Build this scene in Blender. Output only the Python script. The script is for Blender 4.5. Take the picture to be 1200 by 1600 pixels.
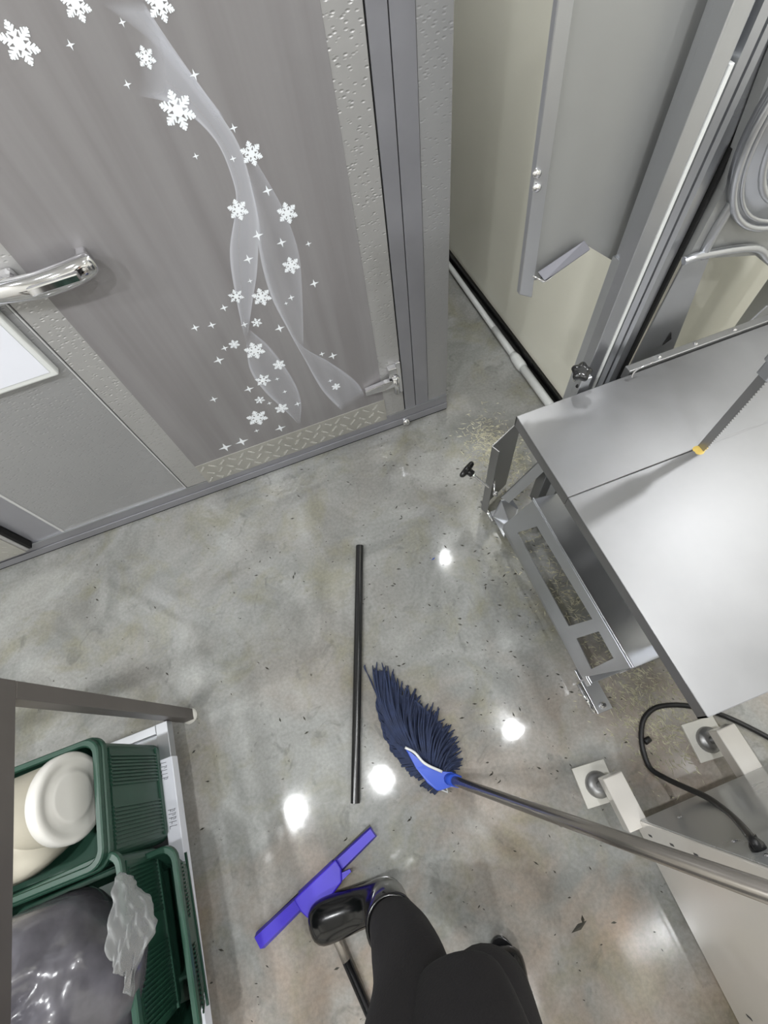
import bpy, bmesh, math, random
from mathutils import Vector, Matrix
for o in list(bpy.data.objects): bpy.data.objects.remove(o)
S = bpy.context.scene
COL = S.collection
R = random.Random(7)
PI = math.pi

# ------------------------------------------------------------------ camera
CH = 1.75
FPX = 736.4
MR = Matrix(((0.93515665, 0.34835821, -0.06425423),
             (-0.3384906, 0.82529476, -0.45200959),
             (-0.10443257, 0.44444922, 0.88969586)))
cam = bpy.data.objects.new('camera', bpy.data.cameras.new('camera')); COL.objects.link(cam)
cam.matrix_world = Matrix.Translation((0, 0, CH)) @ MR.to_4x4()
cam.data.sensor_fit = 'VERTICAL'; cam.data.sensor_height = 32.0
cam.data.lens = FPX / 1600 * 32.0
cam.data.clip_start = 0.02
S.camera = cam

# ------------------------------------------------------------------ world, exposure
w = bpy.data.worlds.new('world'); S.world = w; w.use_nodes = True
w.node_tree.nodes['Background'].inputs[0].default_value = (0.9, 0.95, 1, 1)
w.node_tree.nodes['Background'].inputs[1].default_value = 0.05
S.view_settings.view_transform = 'Standard'; S.view_settings.look = 'None'
S.view_settings.gamma = 1; S.view_settings.use_curve_mapping = False
S.view_settings.exposure = 0.15
CEIL = 2.55
LAMP_W = 13.0
LAMPS = [(-.51, -.05), (-1.26, -.035), (.617, -.087), (.66, 1.50), (-.12, -1.55), (-1.4, -1.6), (1.3, -1.5), (1.75, .5), (-2.0, .3)]  # outer ones at the list's end are unseen, added for general light

# ------------------------------------------------------------------ measuring helpers (points on planes of the place)
def ray(x, y): return MR @ Vector(((x-600)/FPX, -(y-800)/FPX, -1))
def fz(x, y, z=0.):
    d = ray(x, y); return Vector((0, 0, CH)) + d*((z-CH)/d.z)
def fy(x, y, Y):
    d = ray(x, y); return Vector((0, 0, CH)) + d*(Y/d.y)
def fx(x, y, X):
    d = ray(x, y); return Vector((0, 0, CH)) + d*(X/d.x)

# ------------------------------------------------------------------ materials
def lin(c):
    return tuple((v/255/12.92 if v/255 <= .04045 else ((v/255+.055)/1.055)**2.4) for v in c) + (1,)
MATS = {}
def mat(name, rgb, rough=.5, metal=0., bump=0., bscale=60., var=0., vscale=8., stretch=None, spec=.5, coat=0., alpha=1., trans=0.):
    m = bpy.data.materials.new(name); m.use_nodes = True; MATS[name] = m
    nt = m.node_tree; N = nt.nodes; L = nt.links; b = N['Principled BSDF']
    c = lin(rgb)
    b.inputs['Base Color'].default_value = c
    b.inputs['Roughness'].default_value = rough
    b.inputs['Metallic'].default_value = metal
    b.inputs['Specular IOR Level'].default_value = spec
    b.inputs['Coat Weight'].default_value = coat
    b.inputs['Coat Roughness'].default_value = .1
    b.inputs['Alpha'].default_value = alpha
    b.inputs['Transmission Weight'].default_value = trans
    tc = N.new('ShaderNodeTexCoord'); mp = N.new('ShaderNodeMapping'); L.new(tc.outputs['Object'], mp.inputs[0])
    if stretch: mp.inputs['Scale'].default_value = stretch
    if var:
        n = N.new('ShaderNodeTexNoise'); n.inputs['Scale'].default_value = vscale; n.inputs['Detail'].default_value = 5
        L.new(mp.outputs[0], n.inputs['Vector'])
        r = N.new('ShaderNodeValToRGB'); L.new(n.outputs[0], r.inputs[0])
        r.color_ramp.elements[0].position = .3; r.color_ramp.elements[1].position = .7
        r.color_ramp.elements[0].color = tuple(v*(1-var) for v in c[:3])+(1,)
        r.color_ramp.elements[1].color = tuple(min(1, v*(1+var)) for v in c[:3])+(1,)
        L.new(r.outputs[0], b.inputs['Base Color'])
        mr = N.new('ShaderNodeMapRange'); L.new(n.outputs[0], mr.inputs[0])
        mr.inputs[3].default_value = rough*.8; mr.inputs[4].default_value = rough*1.2
        L.new(mr.outputs[0], b.inputs['Roughness'])
    if bump:
        n2 = N.new('ShaderNodeTexNoise'); n2.inputs['Scale'].default_value = bscale; n2.inputs['Detail'].default_value = 3
        L.new(mp.outputs[0], n2.inputs['Vector'])
        bp = N.new('ShaderNodeBump'); bp.inputs['Strength'].default_value = bump; bp.inputs['Distance'].default_value = .003
        L.new(n2.outputs[0], bp.inputs['Height']); L.new(bp.outputs[0], b.inputs['Normal'])
    return m
mat('steel', (190, 192, 196), .30, .9, var=.06, vscale=5)
mat('steel_table', (140, 140, 141), .44, .9, var=.14, vscale=3.2)
mat('steel_dark', (150, 150, 150), .38, .85, var=.06, vscale=5)
mat('steel_duct', (160, 161, 160), .45, .6, var=.05, vscale=3)
mat('chrome', (225, 225, 228), .08, 1.)
mat('brown_steel', (118, 113, 110), .4, .6, var=.08)
mat('alu_rail', (156, 156, 162), .38, .55, var=.04)
mat('alu_dark', (112, 112, 118), .4, .5)
mat('black_rubber', (12, 12, 13), .16, spec=.6)
mat('black_plastic', (22, 22, 23), .22, spec=.6)
mat('gap_black', (10, 10, 10), .8)
mat('cable', (24, 24, 25), .45)
mat('white_wall', (232, 230, 222), .6)
mat('ceiling_white', (240, 240, 240), .8)
mat('cream_wall', (234, 232, 218), .3, var=.03, vscale=2, coat=.3)
mat('white_plastic', (212, 214, 212), .35, coat=.2)
mat('white_film', (222, 224, 232), .3)
mat('lid_white', (212, 210, 204), .35)
mat('pail_cream', (192, 186, 170), .4, var=.08, vscale=9)
mat('green_crate', (38, 72, 58), .38, var=.12, vscale=10)
mat('mop_navy', (44, 54, 82), .85, bump=.5, bscale=300, var=.25, vscale=40)
mat('blue_plastic', (46, 84, 198), .3, var=.05)
mat('purple_plastic', (50, 28, 178), .42, var=.06, vscale=12)
mat('cloth_black', (19, 16, 18), .85, bump=.3, bscale=200, var=.1)
mat('handle_grey', (150, 145, 139), .24, .75, var=.08, stretch=(1, 1, 1))
mat('white_paint', (214, 210, 204), .22, .25, var=.03, vscale=2, coat=.6)
mat('grey_paint', (170, 172, 172), .28, .35, var=.04, vscale=3, coat=.4)
mat('skin', (205, 160, 135), .5)
mat('hair_black', (20, 17, 16), .5)
mat('eye_dark', (30, 20, 15), .2)
mat('lip', (165, 95, 90), .5)
mat('black_bag', (92, 90, 96), .24, var=.35, vscale=10, bump=1., bscale=16, coat=.5)
mat('clear_bag', (170, 172, 172), .25, alpha=.5, bump=.5, bscale=30, coat=.6)
mat('bone_crumb', (184, 180, 158), .5, var=.25, vscale=60)
mat('dark_crumb', (52, 50, 42), .5)
mat('fat_yellow', (196, 170, 90), .4)
mat('white_dirty', (205, 203, 195), .45, var=.06, vscale=20)
mat('ink', (60, 60, 62), .6)
mat('blue_bit', (40, 80, 180), .4)
def emis(name, col, s):
    m = bpy.data.materials.new(name); m.use_nodes = True; MATS[name] = m
    b = m.node_tree.nodes['Principled BSDF']
    b.inputs['Base Color'].default_value = (1, 1, 1, 1)
    b.inputs['Emission Color'].default_value = col; b.inputs['Emission Strength'].default_value = s
emis('lamp_glow', (.95, .98, 1, 1), 60)
mat('gap_light', (186, 186, 186), .5)
mat('kick_bars', (222, 221, 216), .25, .6)
mat('kick_steel', (178, 176, 170), .36, .5, var=.05, vscale=20)

def floor_mat():
    m = bpy.data.materials.new('wet_floor'); m.use_nodes = True; MATS['wet_floor'] = m
    nt = m.node_tree; N = nt.nodes; L = nt.links; b = N['Principled BSDF']
    tc = N.new('ShaderNodeTexCoord')
    def noise(sc, det=5, dist=0., off=0.):
        mp = N.new('ShaderNodeMapping'); mp.inputs['Location'].default_value = (off, off*.7, 0)
        L.new(tc.outputs['Object'], mp.inputs[0])
        n = N.new('ShaderNodeTexNoise'); n.inputs['Scale'].default_value = sc; n.inputs['Detail'].default_value = det
        n.inputs['Distortion'].default_value = dist; n.inputs['Roughness'].default_value = .6
        L.new(mp.outputs[0], n.inputs['Vector']); return n.outputs[0]
    def ramp(src, stops):
        r = N.new('ShaderNodeValToRGB'); L.new(src, r.inputs[0]); e = r.color_ramp.elements
        e[0].position, e[0].color = stops[0]; e[1].position, e[1].color = stops[-1]
        for p, c in stops[1:-1]:
            k = e.new(p); k.color = c
        return r.outputs[0]
    def mix(f, a, c, t='MIX'):
        x = N.new('ShaderNodeMix'); x.data_type = 'RGBA'; x.blend_type = t
        if isinstance(f, float): x.inputs[0].default_value = f
        else: L.new(f, x.inputs[0])
        for s, v in ((6, a), (7, c)):
            if isinstance(v, tuple): x.inputs[s].default_value = v
            else: L.new(v, x.inputs[s])
        return x.outputs[2]
    base = ramp(noise(3.2, 7, .8), [(.28, lin((112, 113, 110))), (.5, lin((141, 142, 139))), (.72, lin((164, 165, 162)))])
    # trowel clouds and warm stains
    warm = ramp(noise(2.4, 4, .5, 3.3), [(.42, (0, 0, 0, 1)), (.66, (1, 1, 1, 1))])
    sx = N.new('ShaderNodeSeparateXYZ'); L.new(tc.outputs['Object'], sx.inputs[0])
    gy = N.new('ShaderNodeMapRange'); L.new(sx.outputs[1], gy.inputs[0]); gy.inputs[1].default_value = .5; gy.inputs[2].default_value = -.5
    gy.inputs[3].default_value = .12; gy.inputs[4].default_value = .9
    wf = N.new('ShaderNodeMath'); wf.operation = 'MULTIPLY'; L.new(warm, wf.inputs[0]); L.new(gy.outputs[0], wf.inputs[1])
    c = mix(wf.outputs[0], base, lin((150, 132, 116)))
    ol = ramp(noise(5.5, 5, .6, 8.1), [(.50, (0, 0, 0, 1)), (.68, (.42, .42, .42, 1))])
    c = mix(ol, c, lin((126, 122, 92)))
    dk = ramp(noise(11, 6, 1.2, 5.), [(.60, (0, 0, 0, 1)), (.70, (.35, .35, .35, 1))])
    c = mix(dk, c, lin((82, 82, 80)))
    fine = ramp(noise(90, 3, 0), [(.35, (.9, .9, .9, 1)), (.65, (1.08, 1.08, 1.08, 1))])
    c = mix(1., c, fine, 'MULTIPLY')
    sp = ramp(noise(34, 3, 0, 2.), [(.70, (0, 0, 0, 1)), (.74, (.7, .7, .7, 1))])
    c = mix(sp, c, lin((58, 56, 50)))
    L.new(c, b.inputs['Base Color'])
    b.inputs['Specular IOR Level'].default_value = .6
    rg = ramp(noise(4, 4, .4, 6.), [(.35, (.045, .045, .045, 1)), (.7, (.13, .13, .13, 1))])
    L.new(rg, b.inputs['Roughness'])
    bp = N.new('ShaderNodeBump'); bp.inputs['Strength'].default_value = .05; bp.inputs['Distance'].default_value = .003
    L.new(noise(14, 3), bp.inputs['Height']); L.new(bp.outputs[0], b.inputs['Normal'])
floor_mat()

def film_mat():
    m = bpy.data.materials.new('door_film'); m.use_nodes = True; MATS['door_film'] = m
    nt = m.node_tree; N = nt.nodes; L = nt.links; b = N['Principled BSDF']
    tc = N.new('ShaderNodeTexCoord'); mp = N.new('ShaderNodeMapping'); mp.inputs['Scale'].default_value = (22, 1, .9)
    L.new(tc.outputs['Object'], mp.inputs[0])
    n = N.new('ShaderNodeTexNoise'); n.inputs['Scale'].default_value = 1.; n.inputs['Detail'].default_value = 3
    L.new(mp.outputs[0], n.inputs['Vector'])
    r = N.new('ShaderNodeValToRGB'); L.new(n.outputs[0], r.inputs[0])
    r.color_ramp.elements[0].position = .3; r.color_ramp.elements[0].color = lin((128, 125, 126))
    r.color_ramp.elements[1].position = .7; r.color_ramp.elements[1].color = lin((141, 139, 140))
    L.new(r.outputs[0], b.inputs['Base Color'])
    b.inputs['Metallic'].default_value = .12; b.inputs['Roughness'].default_value = .32; b.inputs['Coat Weight'].default_value = .3; b.inputs['Coat Roughness'].default_value = .35
film_mat()

def emboss_mat(name, rgb, metal=.4, rough=.4, s=55, strength=.55):
    m = mat(name, rgb, rough, metal, var=.03, vscale=3)
    nt = m.node_tree; N = nt.nodes; L = nt.links; b = N['Principled BSDF']
    tc = N.new('ShaderNodeTexCoord'); mp = N.new('ShaderNodeMapping'); mp.inputs['Rotation'].default_value = (0, .7, 0)
    mp.inputs['Scale'].default_value = (1, 1, 2.2)
    L.new(tc.outputs['Object'], mp.inputs[0])
    v = N.new('ShaderNodeTexVoronoi'); v.inputs['Scale'].default_value = s; L.new(mp.outputs[0], v.inputs['Vector'])
    r = N.new('ShaderNodeValToRGB'); L.new(v.outputs['Distance'], r.inputs[0])
    r.color_ramp.elements[0].position = .0; r.color_ramp.elements[1].position = .35
    bp = N.new('ShaderNodeBump'); bp.inputs['Strength'].default_value = strength; bp.inputs['Distance'].default_value = .002
    L.new(r.outputs[0], bp.inputs['Height']); L.new(bp.outputs[0], b.inputs['Normal'])
emboss_mat('embossed_panel', (160, 160, 161))
emboss_mat('embossed_leaf', (172, 171, 170), strength=.8)

def ink_mat():      # printed translucent ribbon; how much ink lies there is part of the print
    m = bpy.data.materials.new('printed_ribbon'); m.use_nodes = True; MATS['printed_ribbon'] = m
    nt = m.node_tree; N = nt.nodes; L = nt.links; b = N['Principled BSDF']
    b.inputs['Base Color'].default_value = lin((222, 224, 232)); b.inputs['Roughness'].default_value = .35
    a = N.new('ShaderNodeAttribute'); a.attribute_name = 'ink'
    L.new(a.outputs['Fac'], b.inputs['Alpha'])
ink_mat()
mat('flake_white', (236, 240, 244), .35)

# ------------------------------------------------------------------ mesh helpers
def bx(bm, x0, x1, y0, y1, z0, z1, bev=0., M=None, mi=0):
    vs = [bm.verts.new((x, y, z)) for x in (x0, x1) for y in (y0, y1) for z in (z0, z1)]
    q = [(0, 1, 3, 2), (4, 6, 7, 5), (0, 4, 5, 1), (2, 3, 7, 6), (0, 2, 6, 4), (1, 5, 7, 3)]
    fs = [bm.faces.new([vs[i] for i in f]) for f in q]
    for f in fs: f.material_index = mi
    if M: bmesh.ops.transform(bm, matrix=M, verts=vs)
    if bev:
        es = list({e for f in fs for e in f.edges})
        bmesh.ops.bevel(bm, geom=es, offset=bev, segments=2, profile=.5, affect='EDGES')
def prism(bm, pts, d, mi=0, bev=0.):
    """extrude polygon pts (3-D) by vector d"""
    d = Vector(d)
    a = [bm.verts.new(p) for p in pts]; c = [bm.verts.new(Vector(p)+d) for p in pts]
    n = len(pts); fs = [bm.faces.new(a), bm.faces.new(c[::-1])]
    for i in range(n): fs.append(bm.faces.new((a[i], c[i], c[(i+1) % n], a[(i+1) % n])))
    for f in fs: f.material_index = mi
    if bev: bmesh.ops.bevel(bm, geom=list({e for f in fs for e in f.edges}), offset=bev, segments=2, profile=.5, affect='EDGES')
def frame_of(t):
    t = t.normalized(); u = Vector((0, 0, 1)) if abs(t.z) < .9 else Vector((1, 0, 0))
    a = t.cross(u).normalized(); return a, t.cross(a).normalized()
def tube(bm, pts, r, seg=12, cap=True, flat=(1, 1), mi=0, closed=False):
    pts = [Vector(p) for p in pts]; n = len(pts)
    rs = r if isinstance(r, (list, tuple)) else [r]*n
    rings = []; pa = None
    for i, p in enumerate(pts):
        if closed: t = pts[(i+1) % n]-pts[i-1]
        else: t = pts[min(i+1, n-1)]-pts[max(i-1, 0)]
        a, b = frame_of(t)
        if pa is not None:
            a = (pa - t.normalized()*pa.dot(t.normalized())).normalized(); b = t.normalized().cross(a)
        pa = a
        rings.append([bm.verts.new(p+(a*math.cos(2*PI*k/seg)*flat[0]+b*math.sin(2*PI*k/seg)*flat[1])*rs[i]) for k in range(seg)])
    m = n if closed else n-1
    for i in range(m):
        A, B = rings[i], rings[(i+1) % n]
        for k in range(seg):
            f = bm.faces.new((A[k], A[(k+1) % seg], B[(k+1) % seg], B[k])); f.smooth = True; f.material_index = mi
    if cap and not closed:
        bm.faces.new(rings[0][::-1]).material_index = mi; bm.faces.new(rings[-1]).material_index = mi
def lathe(bm, prof, seg=40, M=None, mi=0):
    rings = []; vs = []
    for r, z in prof:
        if r < 1e-5: v = bm.verts.new((0, 0, z)); rings.append([v]); vs.append(v)
        else:
            ring = [bm.verts.new((r*math.cos(2*PI*k/seg), r*math.sin(2*PI*k/seg), z)) for k in range(seg)]
            rings.append(ring); vs += ring
    for A, B in zip(rings, rings[1:]):
        for k in range(seg):
            k2 = (k+1) % seg
            if len(A) == 1 and len(B) == 1: continue
            if len(A) == 1: f = bm.faces.new((A[0], B[k2], B[k]))
            elif len(B) == 1: f = bm.faces.new((A[k], A[k2], B[0]))
            else: f = bm.faces.new((A[k], A[k2], B[k2], B[k]))
            f.smooth = True; f.material_index = mi
    if M: bmesh.ops.transform(bm, matrix=M, verts=vs)
def smoothpath(pts, n=8):
    P = [Vector(p) for p in pts]; P = [P[0]*2-P[1]]+P+[P[-1]*2-P[-2]]; out = []
    for i in range(1, len(P)-2):
        for k in range(n):
            t = k/n
            out.append(.5*((2*P[i])+(P[i+1]-P[i-1])*t+(2*P[i-1]-5*P[i]+4*P[i+1]-P[i+2])*t*t+(-P[i-1]+3*P[i]-3*P[i+1]+P[i+2])*t**3))
    out.append(P[-2]); return out
def obj(name, bm, mats, parent=None, mods=None, normals=True):
    if normals: bmesh.ops.recalc_face_normals(bm, faces=bm.faces[:])
    me = bpy.data.meshes.new(name); bm.to_mesh(me); bm.free()
    for m in ([mats] if isinstance(mats, str) else mats): me.materials.append(MATS[m])
    o = bpy.data.objects.new(name, me); COL.objects.link(o)
    if parent: o.parent = parent; o.matrix_parent_inverse = parent.matrix_world.inverted() if False else Matrix.Translation(-parent.location)
    return o
def tag(o, label, cat, group=None, kind=None):
    o['label'] = label; o['category'] = cat
    if group: o['group'] = group
    if kind: o['kind'] = kind
    return o
def thing(name, loc, label, cat, group=None):
    o = bpy.data.objects.new(name, None); COL.objects.link(o); o.location = loc; o.empty_display_size = .05
    return tag(o, label, cat, group)
def struct(name, bm, m):
    o = obj(name, bm, m); o['kind'] = 'structure'; return o
def B(): return bmesh.new()
def rotM(loc, z=0., x=0., y=0.):
    return Matrix.Translation(loc) @ Matrix.Rotation(z, 4, 'Z') @ Matrix.Rotation(x, 4, 'X') @ Matrix.Rotation(y, 4, 'Y')
def alignM(loc, direction):
    q = Vector(direction).to_track_quat('Z', 'Y'); return Matrix.Translation(loc) @ q.to_matrix().to_4x4()

# ------------------------------------------------------------------ the room
b = B(); bx(b, -2.6, 2.4, -2.5, 3.3, -.06, 0); struct('floor', b, 'wet_floor')
b = B(); bx(b, -2.6, 2.4, -2.5, 3.3, CEIL, CEIL+.06); struct('ceiling', b, 'ceiling_white')
b = B(); bx(b, -2.6, -2.5, -2.5, 1.3, 0, CEIL); struct('wall_left', b, 'white_wall')
b = B(); bx(b, -2.6, 2.4, -2.5, -2.4, 0, CEIL); struct('wall_rear', b, 'white_wall')
b = B(); bx(b, 2.3, 2.4, -2.4, 1.0, 0, CEIL); struct('wall_east', b, 'white_wall')
b = B(); bx(b, .4, 1.3, 3.2, 3.3, 0, CEIL); struct('wall_far', b, 'cream_wall')
# cream partition on the right, a touch out of square
b = B(); prism(b, [(1.04, .97, 0), (.972, 3.25, 0), (1.07, 3.25, 0), (1.13, .97, 0)], (0, 0, CEIL)); struct('wall_right', b, 'cream_wall')
b = B(); bx(b, 1.045, 2.35, 1.0, 1.1, 0, CEIL); struct('wall_corner', b, 'cream_wall')
b = B(); prism(b, [(1.027, .97, 0), (.96, 3.2, 0), (.974, 3.2, 0), (1.041, .97, 0)], (0, 0, .055)); struct('baseboard_right', b, 'black_rubber')

# cold room front: carcass set back, panels in front of it
YF = 1.28
b = B(); bx(b, -2.6, .570, YF+.012, YF+.11, 0, CEIL); struct('wall_back', b, 'alu_dark')
b = B(); bx(b, .47, .5735, YF+.11, 3.25, 0, CEIL); struct('wall_side', b, 'embossed_panel')
b = B(); bx(b, -1.152, -.630, YF, YF+.012, .085, CEIL); struct('wall_front_panel', b, 'embossed_panel')
b = B(); bx(b, .4875, .5745, YF, YF+.13, .098, CEIL, .002); struct('wall_corner_panel', b, 'embossed_panel')
# vertical profiles
b = B(); bx(b, .379, .4255, YF-.004, YF+.012, .098, CEIL, .001); struct('trim_1', b, 'alu_rail')
b = B(); bx(b, .4285, .4855, YF-.004, YF+.012, .098, CEIL, .001); struct('trim_2', b, 'alu_rail')
b = B(); bx(b, .4255, .4285, YF+.003, YF+.012, .098, CEIL); struct('trim_3', b, 'gap_black')
b = B(); bx(b, -.628, -.6225, YF-.003, YF+.012, .09, CEIL, .001); struct('trim_4', b, 'gap_light')
b = B(); bx(b, -1.162, -1.152, YF-.003, YF+.012, .085, CEIL, .001); struct('trim_5', b, 'gap_light')
b = B(); bx(b, -1.285, -1.162, YF, YF+.012, .085, CEIL); struct('trim_6', b, 'alu_rail')
# bottom rails
b = B(); bx(b, -2.5, .5735, YF-.006, YF+.012, .052, .098, .0015); struct('baseboard_back', b, 'alu_rail')
b = B(); bx(b, -2.5, .5735, YF-.010, YF+.012, .012, .050, .0015); struct('baseboard_front', b, 'alu_rail')
b = B(); bx(b, -2.5, .5735, YF-.004, YF+.012, .0, .012); struct('trim_7', b, 'gap_black')
b = B(); bx(b, -2.5, -.53, YF-.007, YF, .094, .099); bx(b, .30, .574, YF-.007, YF, .096, .1005); struct('trim_8', b, 'steel')

# ---------------- cold room door
b = B(); bx(b, -.617, .374, YF-.006, YF+.012, .1, 2.15, .002)
door = struct('door_1', b, 'embossed_leaf')
b = B(); bx(b, .3745, .3785, YF+.001, YF+.01, .098, 2.2); struct('trim_9', b, 'gap_black')
YD = YF-.006
b = B(); bx(b, -.529, .288, YD-.0015, YD, .21, 2.05); film = obj('decorative_film', b, 'door_film', door)
YP = YD-.0022     # print face
def onfilm(x, y): p = fy(x, y, YP); return (p.x, p.z)
b = B()
QN = [0]
def quadbar(b, c, a, l0, l1, wd, y=YP):
    QN[0] = (QN[0]+1) % 12; y = y-QN[0]*2e-5
    d = Vector((math.cos(a), math.sin(a))); n = Vector((-d.y, d.x))
    pts = [Vector(c)+d*l0+n*wd, Vector(c)+d*l1+n*wd*.6, Vector(c)+d*l1-n*wd*.6, Vector(c)+d*l0-n*wd]
    prism(b, [(p.x, y-.0004, p.y) for p in pts], (0, .0004, 0))
def flake(b, px, py, rp, style=0):
    c = onfilm(px, py); e = onfilm(px, py-rp); r = (Vector(e)-Vector(c)).length
    e2 = onfilm(px+rp, py); r = (r + (Vector(e2)-Vector(c)).length)/2
    for k in range(6):
        a = PI/2+k*PI/3; d = Vector((math.cos(a), math.sin(a)))
        quadbar(b, c, a, 0, r, r*.10)
        for f, l in ((.35, .34), (.58, .30), (.78, .18)) if style == 0 else ((.45, .32), (.7, .2)):
            p = Vector(c)+d*r*f
            for s in (-1, 1): quadbar(b, p, a+s*PI/3.4, 0, r*l, r*.085)
    pts = [(c[0]+r*.34*math.cos(PI/6+k*PI/3), YP-.001, c[1]+r*.34*math.sin(PI/6+k*PI/3)) for k in range(6)]
    prism(b, pts, (0, .001, 0))
flakes = [(30, 68, 32), (118, 6, 26), (249, 6, 26), (278, 173, 30), (228, 90, 17), (393, 240, 19), (372, 328, 17), (449, 333, 17), (455, 415, 14),
          (369, 463, 12), (409, 464, 15), (401, 504, 8), (366, 538, 8), (398, 548, 15), (436, 570, 9), (411, 594, 11), (525, 604, 6), (406, 625, 7), (440, 638, 9), (402, 653, 14)]
for i, (x, y, r) in enumerate(flakes): flake(b, x, y, r, i % 2 if r < 14 else 0)
obj('snowflake_print', b, 'flake_white', film)
b = B()
for x, y, r in [(191, 35, 8), (110, 70, 9), (199, 132, 8), (304, 117, 10), (306, 244, 6), (365, 200, 8), (364, 248, 6), (418, 298, 9), (403, 368, 9), (388, 405, 8),
                (440, 379, 8), (482, 381, 5), (491, 443, 7), (350, 481, 6), (455, 465, 5), (437, 513, 7), (503, 553, 4), (391, 439, 4), (389, 608, 6), (382, 507, 5),
                (351, 544, 5), (447, 474, 3), (433, 592, 3), (516, 595, 3), (421, 630, 3), (465, 631, 4), (445, 612, 3), (401, 673, 3), (438, 669, 6), (334, 624, 5), (352, 699, 7), (378, 690, 7),
                (305, 512, 6), (331, 508, 6), (342, 563, 7), (520, 556, 6)]:
    c = onfilm(x, y); e = onfilm(x, y-r); rr = (Vector(e)-Vector(c)).length
    pts = []
    for k in range(8):
        a = PI/2+k*PI/4; q = rr if k % 2 == 0 else rr*.28
        pts.append((c[0]+q*math.cos(a), YP-.0004, c[1]+q*math.sin(a)))
    prism(b, pts, (0, .0004, 0))
obj('sparkle_print', b, 'flake_white', film)
# ribbons
def resamp(pl, n):
    sp = smoothpath([Vector((p[0], p[1], 0)) for p in pl], 8); L = [0]
    for a, c in zip(sp, sp[1:]): L.append(L[-1]+(c-a).length)
    out = []; j = 0
    for i in range(n):
        t = L[-1]*i/(n-1)
        while j < len(L)-2 and L[j+1] < t: j += 1
        f = (t-L[j])/max(1e-9, L[j+1]-L[j]); out.append(sp[j].lerp(sp[j+1], min(1, f)))
    return out
def ribbon(layer, pa, pb, prof):
    """strip between polylines pa and pb; prof = ink amount across"""
    b = B(); lay = b.verts.layers.float.new('ink'); n = 60; m = len(prof)
    A, C = resamp(pa, n), resamp(pb, n); grid = []
    for i in range(n):
        row = []
        fade = min(1, i/6, (n-1-i)/4) if True else 1
        for k in range(m):
            u = [0, .04, .12, .3, .6, .85, 1][k] if m == 7 else k/(m-1)
            p = A[i].lerp(C[i], u); x, z = onfilm(p.x, p.y)
            v = b.verts.new((x, YP+.0003-layer*.0002, z)); v[lay] = prof[k]*fade; row.append(v)
        grid.append(row)
    for i in range(n-1):
        for k in range(m-1): b.faces.new((grid[i][k], grid[i+1][k], grid[i+1][k+1], grid[i][k+1]))
    obj('ribbon_print', b, 'printed_ribbon', film, normals=False)
L1 = [(215, 150), (262, 160), (300, 182), (340, 225), (363, 280), (369, 320), (359, 392), (368, 462), (384, 536)]
L2 = [(225, 10), (258, 62), (303, 122), (345, 180), (375, 230), (393, 290), (403, 345), (402, 420), (394, 475), (386, 532)]
ribbon(0, L1, L2, [.45, .55, .35, .3, .32, .38, .5])
ribbon(1, [(384, 258), (401, 340), (405, 392), (422, 459), (450, 515), (472, 555)], [(384, 225), (433, 308), (454, 354), (468, 403), (473, 480), (474, 552)], [.5, .5, .22, .12, .14, .2, .3])
ribbon(2, [(450, 515), (475, 560), (503, 609), (534, 642)], [(450, 515), (475, 543), (517, 567), (555, 595), (571, 618)], [.5, .45, .25, .18, .2, .25, .4])
ribbon(3, [(384, 532), (391, 578), (415, 613), (444, 640), (468, 664)], [(386, 512), (422, 543), (457, 592), (470, 627), (469, 664)], [.5, .45, .25, .18, .18, .22, .4])
ribbon(1, [(150, 0), (230, 60), (290, 130), (345, 200)], [(222, 0), (262, 62), (310, 130), (352, 186)], [.05, .08, .15, .25, .3, .32, .5])

# kick plate, chequered
b = B(); bx(b, -.529, .2885, YD-.004, YD, .085, .214, .0008)
for i in range(20):
    for j in range(3):
        cx = -.51+i*.042+(j % 2)*.02; cz = .108+j*.040
        if cx > .282: continue
        a = PI/4 if (i+j) % 2 else -PI/4
        bx(b, -.017, .017, -.003, 0, -.0045, .0045, .001, Matrix.Translation((cx, YD-.004, cz)) @ Matrix.Rotation(a, 4, 'Y'), 1)
kp = obj('kick_plate', b, ['kick_steel', 'kick_bars'], door); kp['label'] = 'chequered metal kick plate'

# door handle: backplate block and pull grip
hd = bpy.data.objects.new('door_handle', None)
b = B()
bx(b, -.665, -.545, YD-.045, YD, 1.055, 1.118, .012)
g = [(-.62, YD-.035, 1.085), (-.56, YD-.052, 1.088), (-.50, YD-.062, 1.088), (-.43, YD-.062, 1.09), (-.385, YD-.055, 1.092), (-.37, YD-.045, 1.092)]
tube(b, smoothpath(g, 5), [.022+.006*math.sin(i/25*PI) for i in range(26)], 20, flat=(.8, 1.1))
bx(b, -.40, -.375, YD-.045, YD, 1.072, 1.11, .006)
bx(b, -.52, -.40, YD-.092, YD-.082, 1.082, 1.104, .004)
hdl = obj('door_handle', b, 'chrome', door); hdl['label'] = 'chrome pull handle'
bpy.data.objects.remove(hd)
# hinge
b = B()
prism(b, [(.215, YD-.022, .292), (.215, YD-.022, .318), (.30, YD-.034, .338), (.345, YD-.034, .338), (.345, YD-.034, .300), (.29, YD-.034, .300)], (0, .022, 0), bev=.003)
tube(b, [(.342, YD-.028, .262), (.342, YD-.028, .345)], .013, 16)
lathe(b, [(0, .008), (.01, .007), (.015, .003), (.016, 0)], 20, Matrix.Translation((.342, YD-.028, .344)))
prism(b, [(.318, YD-.028, .345), (.318, YD-.028, .392), (.353, YD-.028, .392), (.353, YD-.028, .345)], (0, .028, 0), bev=.003)
bx(b, .352, .372, YD-.012, YD, .235, .40, .002)
hg = obj('door_hinge', b, 'chrome', door); hg['label'] = 'chrome strap hinge'
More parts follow.
